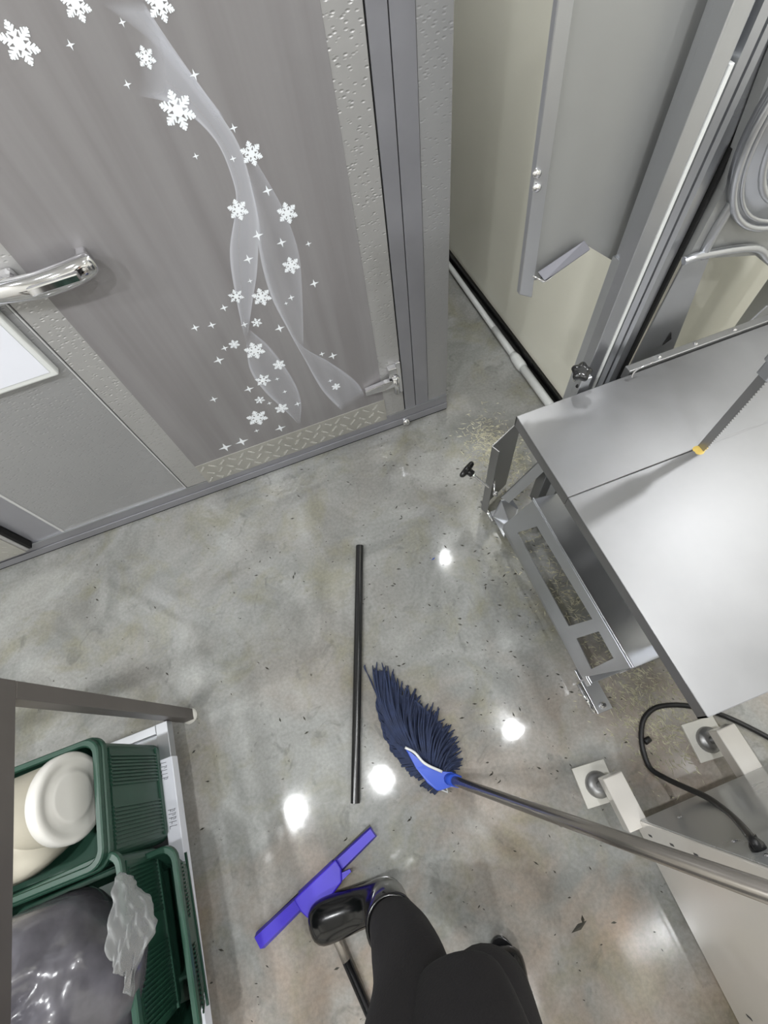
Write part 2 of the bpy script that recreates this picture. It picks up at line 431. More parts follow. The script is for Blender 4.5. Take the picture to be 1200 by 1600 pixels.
# round chrome stop on the rail
b = B(); lathe(b, [(0, .022), (.011, .020), (.017, .012), (.018, 0)], 24, Matrix.Translation((.372, YF-.010, .030)) @ Matrix.Rotation(PI/2, 4, 'X'))
tag(obj('rail_stud', b, 'chrome'), 'small round chrome stud on the bottom rail of the cold room wall', 'stud')
# second door to the left
b = B(); bx(b, -2.1, -1.30, YF-.032, YF+.012, .1, 2.15, .003); d2 = struct('door_2', b, 'embossed_leaf')
b = B(); bx(b, -1.302, -1.288, YF-.028, YF+.0, .1, 2.15, .002); obj('door_gasket', b, 'gap_black', d2)
b = B(); bx(b, -2.08, -1.315, YF-.036, YF-.032, .098, .23, .0008)
for i in range(22):
    for j in range(4):
        a = PI/4 if (i+j) % 2 else -PI/4
        bx(b, -.009, .009, -.0012, 0, -.0028, .0028, 0, Matrix.Translation((-2.07+i*.0345+(j % 2)*.012, YF-.036, .112+j*.031)) @ Matrix.Rotation(a, 4, 'Y'))
obj('kick_plate', b, 'kick_steel', d2)
# white control board
b = B(); bx(b, -1.15, -.647, YF-.028, YF, .817, 1.42, .006); wb = obj('wall_board', b, 'white_plastic')
tag(wb, 'white framed board fixed on the cold room wall, level with the chrome handle', 'board')
b = B(); bx(b, -1.135, -.662, YF-.030, YF-.0275, .836, 1.405, .001); obj('board_face', b, 'white_film', wb)

# ------------------------------------------------------------------ ceiling lamps, the outer ones added for fill
def lamp(x, y, r, mname, watt, label, group):
    t = thing('ceiling_lamp', (x, y, CEIL), label, 'lamp', group)
    b = B(); lathe(b, [(r*1.0, -.001), (r*1.25, -.004), (r*1.3, 0)], 32, Matrix.Translation((x, y, CEIL))); obj('lamp_ring', b, 'white_plastic', t)
    b = B(); lathe(b, [(0, -.002), (r, -.002)], 32, Matrix.Translation((x, y, CEIL))); obj('diffuser', b, mname, t)
    ld = bpy.data.lights.new('downlight', 'AREA'); ld.shape = 'DISK'; ld.size = r*2; ld.energy = watt; ld.color = (.97, .985, 1)
    lo = bpy.data.objects.new('downlight', ld); COL.objects.link(lo); lo.location = (0, 0, -.008); lo.parent = t
for x, y in LAMPS: lamp(x, y, .042, 'lamp_glow', LAMP_W, 'round white ceiling downlight', 'round ceiling downlights')

# ------------------------------------------------------------------ white pole lying along the right wall
pp = thing('extension_pole', (.98, 1.1, 0), 'white telescopic pole lying on the floor along the right wall', 'pole')
b = B(); tube(b, [(1.0, .78, .02), (.983, 1.37, .02)], .019, 20); obj('outer_tube', b, 'white_plastic', pp)
b = B(); tube(b, [(.984, 1.33, .02), (.983, 1.35, .02), (.982, 1.40, .02), (.981, 1.43, .02)], [.021, .0245, .0235, .017], 20); obj('collar', b, 'white_plastic', pp)
b = B(); tube(b, [(.981, 1.42, .02), (.976, 1.62, .02)], .0155, 16); tube(b, [(.976, 1.62, .02), (.962, 2.5, .02)], .0135, 16); obj('inner_tube', b, 'white_plastic', pp)

# ------------------------------------------------------------------ meat bandsaw
saw = thing('meat_bandsaw', (.75, .35, 0), 'stainless steel meat bandsaw with wide table and thin vertical blade', 'machine')
ZT = .82
def P(*a): return [Vector(q) for q in a]
# table top with blade slot
b = B()
TX0, TX1, TY0, TY1, SY = .4465, 1.16, -.1135, .589, .350
bx(b, TX0, TX1, SY+.0008, TY1, ZT-.004, ZT, .0015)
bx(b, TX0, TX1, TY0, SY-.0008, ZT-.004, ZT, .0015)
bx(b, .765, TX1, SY-.003, SY+.003, ZT-.004, ZT-.0002)
bx(b, TX0, TX0+.003, SY+.001, TY1, ZT-.035, ZT-.001)
bx(b, TX0, TX0+.003, TY0, SY-.001, ZT-.035, ZT-.001)
bx(b, TX0, TX1, TY0, TY0+.003, ZT-.035, ZT-.001)
bx(b, TX0, TX1, TY1-.003, TY1, ZT-.035, ZT-.001)
obj('table_top', b, 'steel_table', saw)
# blade
b = B(); bx(b, .764, .7655, .338, .356, .3, 1.5); 
for k in range(90): prism(b, [(.7642, .338, .83+k*.007), (.7642, .335, .8315+k*.007), (.7642, .338, .8335+k*.007)], (.001, 0, 0))
o = obj('saw_blade', b, 'steel_dark', saw)
b = B(); bx(b, .755, .776, .330, .364, 1.075, 1.5, .003); bx(b, .758, .773, .334, .360, 1.045, 1.08, .003); obj('blade_guard', b, 'steel', saw)
# chip tray under the table
b = B()
prism(b, [(.547, .0, .400), (.547, .545, .400), (.70, .545, .355), (.70, 0, .355)], (0, 0, -.003))
prism(b, [(.70, .0, .355), (.70, .545, .355), (1.05, .545, .355), (1.05, 0, .355)], (0, 0, -.003))
bx(b, .5445, .5485, 0, .545, .392, .411, .001)
bx(b, .547, 1.05, -.001, .002, .30, .362, .0)
obj('chip_tray', b, 'steel', saw)
# sloping side panel with two windows, from the tray lip down to the base
PA, PB, PC = Vector((.504, 0, .15)), Vector((.504, .592, .15)), Vector((.546, 0, .40))
PN = (PB-PA).cross(PC-PA).normalized()
def fp(x, y):
    d = ray(x, y); o = Vector((0, 0, CH)); return o+d*((PA-o).dot(PN)/d.dot(PN))
b = B()
o1, o2 = fp(787, 820), fp(911, 1058)
W1 = [fp(*p) for p in ((809, 832), (840, 822), (927, 967), (890, 978))]
W2 = [fp(*p) for p in ((902, 997), (937, 986), (960, 1028), (925, 1045))]
t1, t2 = fp(834, 782), fp(987, 1043)
m1, m2 = (W1[3]+W2[0])/2, (W1[2]+W2[1])/2
l1, r1 = o1.lerp(o2, .62), t1.lerp(t2, .62)
for q in ([o1, W1[0], W1[3], l1], [l1, W1[3], W2[0]], [l1, W2[0], W2[3], o2], [o1, t1, W1[1], W1[0]], [W1[3], W1[2], W2[1], W2[0]],
          [t1, r1, W1[2], W1[1]], [r1, t2, W2[2], W2[1]], [W1[2], r1, W2[1]], [W2[3], W2[2], t2, o2]):
    prism(b, q, PN*-.003)
bx(b, .503, .509, .0, .592, .11, .152, .001)
obj('side_panel', b, 'steel', saw)
# body under the table
b = B(); bx(b, .93, 1.13, .10, .56, .14, .80, .004); obj('motor_housing', b, 'steel_dark', saw)
# base frame
b = B()
bx(b, .510, 1.04, .5625, .592, .118, .148, .002)
bx(b, .510, 1.04, .003, .035, .118, .148, .002)
bx(b, 1.04, 1.07, .003, .592, .118, .148, .002)
for x in (.585, 1.03):
    for y in (.004, .5615): bx(b, x+.06*(x<.7), x+.06*(x<.7)+.03, y, y+.03, .149, .80, .001)
obj('base_frame', b, 'steel', saw)
# foot brackets with levelling bolts
for (x0, y0, s) in ((.519, -.085, 1), (.519, .64, 1), (1.0, -.085, 1), (1.0, .64, 1)):
    b = B()
    if y0 < 0: bx(b, x0, x0+.052, y0, .06, .022, .028, .001); bx(b, x0, x0+.052, .02, .026, .026, .13, .001)
    else: bx(b, x0, x0+.052, .585, y0+.07, .022, .028, .001); bx(b, x0, x0+.052, .585, .591, .026, .13, .001)
    fb = obj('foot_bracket', b, 'steel', saw)
    cy = y0+.018 if y0 < 0 else y0+.045
    b = B(); tube(b, [(x0+.026, cy, .0), (x0+.026, cy, .006), (x0+.026, cy, .007), (x0+.026, cy, .05)], [.017, .015, .006, .006], 16)
    lathe(b, [(0, .008), (.011, .008), (.011, 0)], 6, Matrix.Translation((x0+.026, cy, .028)))
    tube(b, [(x0-.004, cy-.012, .012), (x0-.010, cy+.085, .020)], [.009, .006], 12)
    obj('levelling_bolt', b, 'chrome', fb)
# side guard sheet and brace
b = B()
t = .003
prism(b, [(.494, .735, .03), (.63, .796, .03), (.63, .796, .47), (.494, .735, .47)], (-.0012, .003, 0))
prism(b, [(.494, .735, .03), (.505, .708, .03), (.505, .708, .47), (.494, .735, .47)], (-.003, -.0012, 0))
sg = obj('side_guard', b, 'steel_dark', saw)
b = B(); prism(b, P(fz(842, 722, .42), fz(856, 731, .42), fz(795, 786, .17), fz(783, 778, .17)), (0, .004, -.001)); obj('brace', b, 'steel', saw)
b = B()
prism(b, P(fz(783, 782, .15), fz(801, 781, .15), fz(810, 795, .10), fz(800, 830, .03), fz(770, 808, .03)), (.001, .004, 0)); obj('foot_plate', b, 'steel', saw)
def star_knob(name, loc, direction, parent, r=.026, stud=.05):
    M = alignM(loc, direction)
    b = B(); n = 60; prof = [(.55, .0), (.85, .002), (1., .008), (1., .014), (.85, .019), (.4, .021)]
    rings = []
    for f, z in prof:
        rings.append([b.verts.new(M @ Vector((r*f*(1+.13*math.cos(5*2*PI*k/n))*math.cos(2*PI*k/n), r*f*(1+.13*math.cos(5*2*PI*k/n))*math.sin(2*PI*k/n), z))) for k in range(n)])
    for A, C in zip(rings, rings[1:]):
        for k in range(n): f = b.faces.new((A[k], A[(k+1) % n], C[(k+1) % n], C[k])); f.smooth = True
    b.faces.new(rings[0]); b.faces.new(rings[-1])
    lathe(b, [(r*.42, 0), (r*.4, -.016), (0, -.017)], 24, M)
    k = obj(name, b, 'black_plastic', parent)
    b = B(); lathe(b, [(.0, -.016), (r*.26, -.016), (r*.26, -.024), (r*.14, -.026), (r*.14, -stud), (0, -stud-.003)], 16, M)
    obj('threaded_stud', b, 'chrome', k)
    return k
kc = fz(733, 737, .33); ke = fz(757, 756, .315)
star_knob('clamp_knob', kc, (kc-ke), saw, .031, (kc-ke).length+.02)
b = B(); c = fz(773, 768, .28); lathe(b, [(0, .012), (.009, .011), (.009, 0)], 6, alignM(c+Vector((-.0, -.005, 0)), (-.5, -1, .3))); tube(b, [c, c+Vector((.02, .05, 0))], .004, 10); obj('guard_bolt', b, 'chrome', saw)

# column behind the table (front plane y=.65)
YC = .65
def xC(x, y): return fy(x, y, YC).x
x_a, x_b, x_c, x_d, x_e = .637, .665, .710, .765, .800
b = B()
bx(b, .664, .803, YC+.018, YC+.034, .1, 1.75, .002); bx(b, 1.45, 1.6, YC+.034, YC+.2, .1, 1.75, .003)
bx(b, .664, .706, YC-.004, YC+.02, .1, 1.75, .002)
bx(b, .662, .667, YC-.012, YC+.02, .1, 1.75, .001)
prism(b, [(.718, YC+.02, .1), (.722, YC-.002, .1), (.733, YC-.008, .1), (.737, YC-.002, .1), (.741, YC+.02, .1)], (0, 0, 1.65))
prism(b, [(.744, YC+.02, .1), (.748, YC+.0, .1), (.756, YC-.004, .1), (.761, YC+.004, .1), (.766, YC+.02, .1)], (0, 0, 1.65))
bx(b, .772, .797, YC+.012, YC+.03, .1, 1.75, .001)
obj('column', b, 'steel', saw)
b = B(); bx(b, .7065, .714, YC-.006, YC+.02, .1, 1.395, .001); o = obj('edge_strip', b, 'white_plastic', saw); o['label'] = 'white plastic edge strip'
b = B(); bx(b, .800, .806, YC+.004, YC+.02, .55, 1.75, 0); obj('door_seal', b, 'gap_black', saw)
b = B(); prism(b, [(.658, YC+.034, .30), (.666, YC-.004, .30), (.671, YC-.004, .30), (.666, YC+.034, .30)], (0, 0, .80)); obj('side_flange', b, 'steel', saw)
# open housing door, hinged on the column
b = B()
def yp(x, y, Y=.70): p = fy(x, y, Y); return Vector((p.x, Y, p.z))
poly = P(yp(905, -160), yp(826, 440), yp(845, 436), yp(918, 384), yp(960, 409), yp(1010, 320), yp(1160, -160))
prism(b, poly, (0, .004, 0))
obj_door = obj('housing_door', b, 'steel_duct', saw)
b = B()
prism(b, P(yp(884, -160), yp(829, 277), yp(807, 455), yp(827, 460), yp(834, 400), yp(850, 277), yp(912, -160)), (0, -.012, 0), bev=.002)
dfl = obj('door_flange', b, 'steel', obj_door)
for (x, y) in ((838, 270), (838, 292)):
    b = B(); p = fy(x, y, .688); lathe(b, [(0, .007), (.006, .006), (.0075, 0)], 12, alignM(p, (0, -1, 0))); obj('flange_bolt', b, 'chrome', dfl)
b = B()
a0, a1, a2, a3 = yp(845, 436, .70), yp(918, 384, .70), yp(905, 378, .66), yp(834, 428, .66)
prism(b, P(a0, a1, yp(921, 391, .672), yp(853, 439, .672)), (0, .001, .002))
prism(b, P(yp(840, 425, .69), yp(912, 376, .69), yp(921, 389, .672), yp(850, 438, .672)), (0, -.002, .001))
obj('door_lip', b, 'alu_dark', obj_door)
b = B(); tube(b, P(yp(832, 431, .675), yp(849, 440, .67), yp(854, 439, .67), yp(862, 433, .67)), .0018, 8); obj('lip_wire', b, 'chrome', obj_door)

# throat plate with a made-up cut-out onto the cream wall, standing in for a reflection, and rear fence strip
YT = .66
def tp(x, y, Y=YT): p = fy(x, y, Y); return Vector((p.x, Y, p.z))
b = B()
prism(b, P(tp(1069, 410), tp(1108, 404), tp(1051, 548), tp(1030, 600), tp(960, 620)), (0, .004, 0))
prism(b, P(tp(1200, 478), tp(1260, 380), tp(1300, 520), tp(1150, 560), tp(1165, 510)), (0, .004, 0))
prism(b, P(tp(1051, 548), tp(1165, 508), tp(1180, 560), tp(1030, 600)), (0, .004, 0))
obj('throat_plate', b, 'steel', saw)
b = B(); prism(b, P(tp(1049, 519, YT-.002), tp(1049, 530, YT-.002), tp(1035, 540, YT-.002)), (0, .001, 0)); obj('arrow_mark', b, 'gap_black', saw)
b = B(); bx(b, .745, 1.20, .592, .612, .79, .828, .002)
rf = obj('rear_fence', b, 'steel_dark', saw)
for (x, y) in ((1042, 571), (1100, 551), (1163, 530)):
    b = B(); p = fz(x, y, .828); lathe(b, [(0, .004), (.004, .0035), (.005, 0)], 10, Matrix.Translation((p.x, .602, .828))); obj('fence_screw', b, 'chrome', rf)
b = B(); tube(b, smoothpath(P(fz(987, 590, .83), fz(990, 583, .84), fz(998, 576, .85), fz(1020, 566, .86)), 5), .002, 8); obj('fence_wire', b, 'chrome', saw)
# upper wheel housing with pressed rings
b = B()
prism(b, P(tp(1250, 0, .64), tp(1200, 120, .64), tp(1130, 300, .64), tp(1072, 408, .64), tp(1100, 404, .64), tp(1180, 399, .64), tp(1203, 418, .64), tp(1400, 420, .64), tp(1500, 0, .64)), (0, .02, 0))
bx(b, .80, 1.25, .66, .84, 1.12, 1.75, .01)
wh = obj('wheel_housing', b, 'steel_duct', saw)
b = B()     # rolled lower edge of the housing
tube(b, smoothpath(P(tp(1068, 408, .635), tp(1100, 398, .63), tp(1180, 388, .63), tp(1212, 412, .63), tp(1300, 440, .63)), 8), .008, 12)
tube(b, smoothpath(P(tp(1096, 402, .634), tp(1118, 360, .634), tp(1160, 290, .634), tp(1210, 190, .634), tp(1260, 90, .634)), 8), .009, 10)
obj('housing_rim', b, 'chrome' if False else 'steel', wh)
rc = Vector((1.0, .622, 1.305))
b = B()
for rr, rt in ((.212, .006), (.198, .004), (.165, .007), (.12, .006)):
    tube(b, [rc+Vector((rr*math.cos(2*PI*k/64), 0, rr*1.0*math.sin(2*PI*k/64))) for k in range(64)], rt, 10, closed=True)
lathe(b, [(0, .0), (.213, .0), (.213, -.018), (0, -.018)], 64, alignM(rc, (0, -1, 0)))
obj('wheel_cover', b, 'steel', wh)
# fence clamp knob at the back edge of the table
b = B(); bx(b, .612, .640, .596, .618, .73, .855, .002); cb = obj('clamp_bracket', b, 'steel', saw)
kb = fz(906, 584, .875); star_knob('clamp_knob', kb, (-.1, -.35, 1), saw, .021, .04)
b = B(); c = fz(901, 601, .83); lathe(b, [(0, .002), (.005, .002), (.005, 0)], 14, alignM(c-Vector((0, .004, 0)), (-.2, -1, .3))); obj('bracket_hole', b, 'gap_black', cb)

# yellow bone paste at the blade
b = B()
for k in range(9):
    a = R.uniform(0, 2*PI); q = R.uniform(0, .012)
    lathe(b, [(0, .004), (.006, .003), (.009, 0)], 10, Matrix.Translation((.766+q*math.cos(a), .346+.6*q*math.sin(a), ZT)) @ Matrix.Diagonal((1.2, .9, .25, 1)))
tag(obj('bone_paste', b, 'fat_yellow'), 'yellow bone paste around the blade on the saw table', 'residue', kind='stuff')

# ------------------------------------------------------------------ white cabinet machine on skids, front right
cab = thing('machine_cabinet', (.65, -.6, 0), 'white painted machine cabinet standing on two box skids, lower right', 'machine')
cx0, cx1, cy0, cy1 = .446, .93, -1.15, -.356
b = B(); bx(b, cx0, cx1, cy0, cy1, .135, 1.08, .003)
obj('cabinet_body', b, 'white_paint', cab)
b = B(); bx(b, cx0+.004, cx1-.004, cy1, cy1+.003, .14, 1.07, .001); o = obj('front_panel', b, 'grey_paint', cab); o['label'] = 'grey front panel'
for z in (.168, .30, .421, .55, .677):
    b = B(); bx(b, cx0-.0012, cx0, cy1-.033, cy1-.028, z-.009, z+.009, .0004); obj('panel_slot', b, 'ink', cab)
b = B(); bx(b, cx0-.0012, cx0, -.749, -.744, .187, .207, .0004); obj('panel_slot', b, 'ink', cab)
for z, x in ((.26, .5), (.55, .475), (.67, .466)):
    b = B(); lathe(b, [(0, .003), (.005, .002), (.006, 0)], 10, alignM((x+.01, cy1+.003, z), (0, 1, 0))); obj('panel_bolt', b, 'chrome', cab)
for x0, x1, px, py, pr in ((.408, .468, .414, -.256, .05), (.775, .835, .795, -.262, .05)):
    b = B(); bx(b, x0, x1, -.372, -.234, .085, .137, .003); bx(b, max(x0, cx0+.002), x1, cy0+.05, -.374, .085, .134, .002); sk = obj('skid', b, 'white_paint', cab)
    for yy in (py, cy0+.1):
        b = B()
        M = rotM((px, yy, 0), z=-.08)
        bx(b, -.053, .053, -.056, .056, 0, .012, .002, M)
        obj('pad', b, 'white_dirty', sk)
        b = B()
        lathe(b, [(0, .022), (.018, .022), (.034, .017), (.038, .003), (.038, 0)], 28, Matrix.Translation((px+.004, yy-.004, .012)))
        tube(b, [(px+.004, yy-.004, .02), (px+.004, yy-.004, .09)], .011, 16)
        obj('levelling_foot', b, 'steel_dark', sk)

# power cable from the cabinet down to the floor and under the saw
b = B()
path = [tuple(fy(1184, 1326, cy1+.006)), tuple(fy(1176, 1312, cy1+.02))]
for x, y, z in ((1160, 1292, .50), (1135, 1268, .36), (1105, 1246, .24), (1070, 1230, .13), (1040, 1216, .05), (1016, 1200, .012), (1005, 1172, .008), (1002, 1145, .008), (1008, 1120, .008), (1030, 1104, .008), (1075, 1103, .008), (1130, 1118, .008), (1200, 1152, .008), (1280, 1200, .008)):
    path.append(tuple(fz(x, y, z)))
tube(b, smoothpath(path, 6), .0078, 12)
cb_ = obj('power_cable', b, 'cable'); tag(cb_, 'black power cable looping over the floor between saw and cabinet', 'cable')
b = B(); lathe(b, [(0, .0), (.014, .0), (.014, .008), (.009, .016), (.009, .022), (0, .022)], 16, alignM(fy(1186, 1327, cy1+.003), (0, 1, 0))); obj('cable_gland', b, 'black_plastic', cb_)
b = B(); c = fz(1012, 1158, .008); tube(b, [c+Vector((-.01, -.0, 0)), c+Vector((.01, .004, 0))], .009, 10); obj('cable_clip', b, 'cable', cb_)

# ------------------------------------------------------------------ black tube and purple squeegee on the floor
b = B(); a, c = fz(562, 853, .0152), fz(555, 1255, .0152)
tube(b, [a, c], .0150, 20, cap=False); tube(b, [a, c], .0115, 20, cap=False)
for p, q in ((a, c), (c, a)):
    d = (q-p).normalized(); aa, bb = frame_of(d); n = 20
    r1 = [b.verts.new(p+(aa*math.cos(2*PI*k/n)+bb*math.sin(2*PI*k/n))*.0150) for k in range(n)]
    r2 = [b.verts.new(p+(aa*math.cos(2*PI*k/n)+bb*math.sin(2*PI*k/n))*.0115) for k in range(n)]
    for k in range(n): b.faces.new((r1[k], r1[(k+1) % n], r2[(k+1) % n], r2[k]))
tag(obj('black_tube', b, 'black_plastic'), 'long black tube lying on the wet floor beside the mop head', 'tube')

sq = thing('floor_squeegee', tuple(fz(490, 1392, 0)), 'purple floor squeegee with black handle lying by the boot', 'squeegee')
s0, s1 = fz(404, 1472, .02), fz(583, 1300, .02)
ax = (s1-s0); LQ = ax.length; ax.normalize(); ang = math.atan2(ax.y, ax.x)
M = Matrix.Translation((s0.x, s0.y, 0)) @ Matrix.Rotation(ang, 4, 'Z')
b = B()
for u0, u1, w0, w1 in ((0, LQ*.36, .023, .020), (LQ*.36, LQ*.66, .024, .023), (LQ*.66, LQ, .020, .0165)):
    vs = [(u0, -w0, .004), (u0, w0, .004), (u0, w0*.7, .03), (u0, -w0*.7, .03)]
    ve = [(u1, -w1, .004), (u1, w1, .004), (u1, w1*.7, .03), (u1, -w1*.7, .03)]
    A = [b.verts.new(M @ Vector(v)) for v in vs]; C = [b.verts.new(M @ Vector(v)) for v in ve]
    b.faces.new(A); b.faces.new(C[::-1])
    for i in range(4): b.faces.new((A[i], C[i], C[(i+1) % 4], A[(i+1) % 4]))
obj('blade_holder', b, 'purple_plastic', sq)
b = B()
pr = [(LQ*.34, -.018), (LQ*.36, -.046), (LQ*.50, -.050), (LQ*.66, -.038), (LQ*.70, -.012), (LQ*.70, .018), (LQ*.34, .018)]
prism(b, [M @ Vector((x, y, .028)) for x, y in pr], (0, 0, .018), bev=.004)
prism(b, [M @ Vector(v) for v in ((LQ*.66, -.036, .03), (LQ*.74, -.036, .026), (LQ*.74, -.028, .026), (LQ*.67, -.018, .03))], (0, 0, .008))
tube(b, [M @ Vector((LQ*.47, -.03, .034)), M @ Vector((LQ*.44, -.085, .030))], .017, 16)
obj('socket', b, 'purple_plastic', sq)
b = B(); bx(b, 0, LQ, -.004, .004, .0, .006, 0, M @ Matrix.Translation((0, .018, 0))); obj('rubber_blade', b, 'black_rubber', sq)
b = B(); h0 = M @ Vector((LQ*.47, -.05, .034)); h1 = fz(572, 1572, .016); hd = (h1-h0).normalized()
tube(b, [h0, h0+hd*.14], .0125, 18, mi=0); tube(b, [h0+hd*.14, h0+hd*1.15], .0125, 18, mi=1)
obj('handle', b, ['handle_grey', 'black_plastic'], sq)

# ------------------------------------------------------------------ mop
mop = thing('mop', tuple(fz(680, 1150, 0)), 'mop with dark navy yarn head, blue clamp and long grey metal handle', 'mop')
cl0, cl1 = fz(628, 1160, .02), fz(700, 1215, .02)
ends = [fz(*p, .01) for p in ((570, 1040), (586, 1044), (600, 1048), (616, 1062), (640, 1075), (662, 1098), (680, 1110), (698, 1135), (716, 1160), (714, 1185), (706, 1205))]
b = B()
N_ = 270
for i in range(N_):
    u = i/(N_-1); e = u*(len(ends)-1)
    if e < 1: e = 1+R.random()*.3
    j = min(int(e), len(ends)-2); q = ends[j].lerp(ends[j+1], e-j)
    s = cl0.lerp(cl1, min(1, max(0, u*1.05-.02))) + Vector((R.uniform(-.006, .006), R.uniform(-.006, .006), 0))
    lay = R.random(); hz = .012+.042*lay*math.sin(PI*min(.95, max(.12, u)))+.012
    q = q+Vector((R.gauss(0, .010), R.gauss(0, .010), 0)); L_ = (q-s).length
    q = s+(q-s)*R.uniform(.82, 1.04)
    d = (q-s); n = Vector((-d.y, d.x, 0)).normalized()
    bow = R.uniform(.2, .5)*.06*(1 if u < .5 else .5)
    pts = [s+Vector((0, 0, .018)), s+d*.25+n*bow*.7+Vector((0, 0, hz)), s+d*.55+n*bow+Vector((0, 0, hz*.85)), s+d*.85+n*bow*.4+Vector((R.uniform(-.004, .004), 0, hz*.3)), q+Vector((R.uniform(-.012, .012), R.uniform(-.008, .008), .002))]
    tube(b, smoothpath(pts, 4), [.0034]*13+[.0030, .0026, .0022, .0012], 6)
# underside strands folded to the left of the clamp
lf = [fz(*p, .006) for p in ((590, 1070), (591, 1110), (602, 1150), (616, 1180), (640, 1205), (662, 1225), (680, 1240))]
for i in range(90):
    u = i/89; e = u*(len(lf)-1); j = min(int(e), len(lf)-2); q = lf[j].lerp(lf[j+1], e-j)+Vector((R.gauss(0, .003), R.gauss(0, .003), 0))
    s = cl0.lerp(cl1, u)
    top = ends[1].lerp(ends[3], R.random())
    tgt = q.lerp(top, max(0, .75-u)*R.uniform(.3, 1)) if u < .6 else q
    pts = [s+Vector((0, 0, .012)), s.lerp(q, .7)+Vector((0, 0, .012)), q+Vector((0, 0, .004)), tgt+Vector((0, 0, .004))+Vector((.001, .001, 0))]
    tube(b, smoothpath(pts, 4), [.0032]*12+[.002], 6)
for off in (0, .003):
    tube(b, smoothpath([fz(588, 1085, .01), fz(578, 1062, .01)+Vector((off, 0, 0)), fz(571, 1045, .008)+Vector((-off, off, 0)), fz(570, 1039, .006)], 5), .0014, 6)
# dense core so that no floor shows through the yarn
core = P(fz(604, 1078, .012), fz(598, 1110, .012), fz(604, 1150, .012), fz(628, 1180, .012), fz(665, 1215, .012), fz(700, 1205, .012), fz(708, 1168, .012), fz(688, 1130, .012), fz(650, 1095, .012))
prism(b, core, (0, 0, .014))
st = obj('yarn_strands', b, 'mop_navy', mop); st['kind'] = 'stuff'
b = B()
cp = P(fz(632, 1168, .05), fz(644, 1177, .052), fz(664, 1196, .055), fz(690, 1207, .058), fz(705, 1206, .058), fz(722, 1213, .058), fz(717, 1232, .058), fz(704, 1228, .056), fz(690, 1235, .05), fz(683, 1236, .048), fz(668, 1224, .048), fz(650, 1200, .048))
prism(b, cp, (0, 0, -.024), bev=.003)
hA = fz(702, 1217, .052); hB = fz(1200, 1394, .97); hv = (hB-hA).normalized()
tube(b, [hA-hv*.01, hA+hv*.045], [.017, .017], 18)
clp = obj('clamp', b, 'blue_plastic', mop); clp['label'] = 'bright blue plastic mop clamp'
b = B(); tube(b, smoothpath(P(fz(633, 1168, .056), fz(648, 1176, .060), fz(664, 1193, .062), fz(691, 1206, .062)), 6), .0042, 10, flat=(1, .7)); obj('clamp_bar', b, 'white_plastic', clp)
b = B(); tube(b, P(fz(686, 1232, .03), fz(700, 1238, .03), fz(696, 1224, .05), fz(706, 1228, .05)), .003, 8); obj('clamp_spring', b, 'white_plastic', clp)
b = B(); hs = hA+hv*.04; tube(b, [hs, hs+hv*(1.34)], .0135, 24); hh = obj('handle', b, 'handle_grey', mop)
HEND = hs+hv*1.26
b = B(); tube(b, [hs+hv*1.31, hs+hv*1.345], .015, 20); obj('grip_cap', b, 'black_plastic', hh)

# ------------------------------------------------------------------ rack on the left
rack = thing('storage_rack', (-.95, 0, 0), 'brown-grey metal rack holding green crates at the left', 'rack')
PX, PY = -.795, .395
for x in (PX, -1.36):
    for y in (PY, -.95):
        b = B(); bx(b, x-.019, x+.019, y-.019, y+.019, .012, .799, .002); pt = obj('post', b, 'brown_steel', rack)
        b = B(); lathe(b, [(0, .016), (.012, .016), (.024, .01), (.027, 0)], 24, Matrix.Translation((x, y, 0))); obj('glide_foot', b, 'white_dirty', pt)
b = B()
for x in (PX, -1.36): bx(b, x-.0192, x+.0192, -.969, PY+.0192, .80, .845, .002)
for y in (PY, -.95): bx(b, -1.34, PX-.0195, y-.019, y+.019, .80, .844, .002)
obj('top_frame', b, 'brown_steel', rack)
ZR = .15
b = B()
bx(b, -.842, -.803, -.95, .375, ZR-.035, ZR, .002)
bx(b, -1.32, -.8425, .345, .374, ZR-.035, ZR-.001, .002)
bx(b, -1.36, -1.3205, -.95, .375, ZR-.035, ZR, .002)
bx(b, -1.32, -.8425, -.95, -.92, ZR-.035, ZR-.001, .002)
bx(b, -1.34, -.83, -.9, .36, ZR-.03, ZR-.026, 0)
obj('shelf_frame', b, 'steel', rack)
b = B(); bx(b, -.8435, -.801, -.95, .265, ZR-.036, ZR+.0015, .002); pf = obj('protective_film', b, 'white_film', rack); pf['label'] = 'white protective film on the shelf rail'
def scrib(y0, n, x0=-.838, h=.018, w=.008):     # printed marks on the film
    b = B()
    for k in range(n):
        y = y0-k*w*1.35; st_ = R.choice(range(4)); z = ZR+.0022
        p = [(x0, y), (x0+h, y-w*.3)]
        tube(b, [(p[0][0], p[0][1], z), (p[1][0], p[1][1], z)], .0007, 5)
        if st_ in (0, 1): tube(b, [(x0+h, y, z), (x0+h*.9, y-w*.8, z), (x0+h*.5, y-w*.7, z)], .0007, 5)
        if st_ in (1, 2): tube(b, [(x0+h*.4, y, z), (x0+h*.3, y-w*.8, z)], .0007, 5)
        if st_ == 3: tube(b, [(x0, y-w*.1, z), (x0, y-w*.9, z)], .0007, 5)
    obj('film_marks', b, 'ink', pf)
scrib(.255, 5); scrib(.12, 5, -.832, .022); scrib(-.12, 4, -.812, .008); scrib(-.25, 4, -.812, .008)

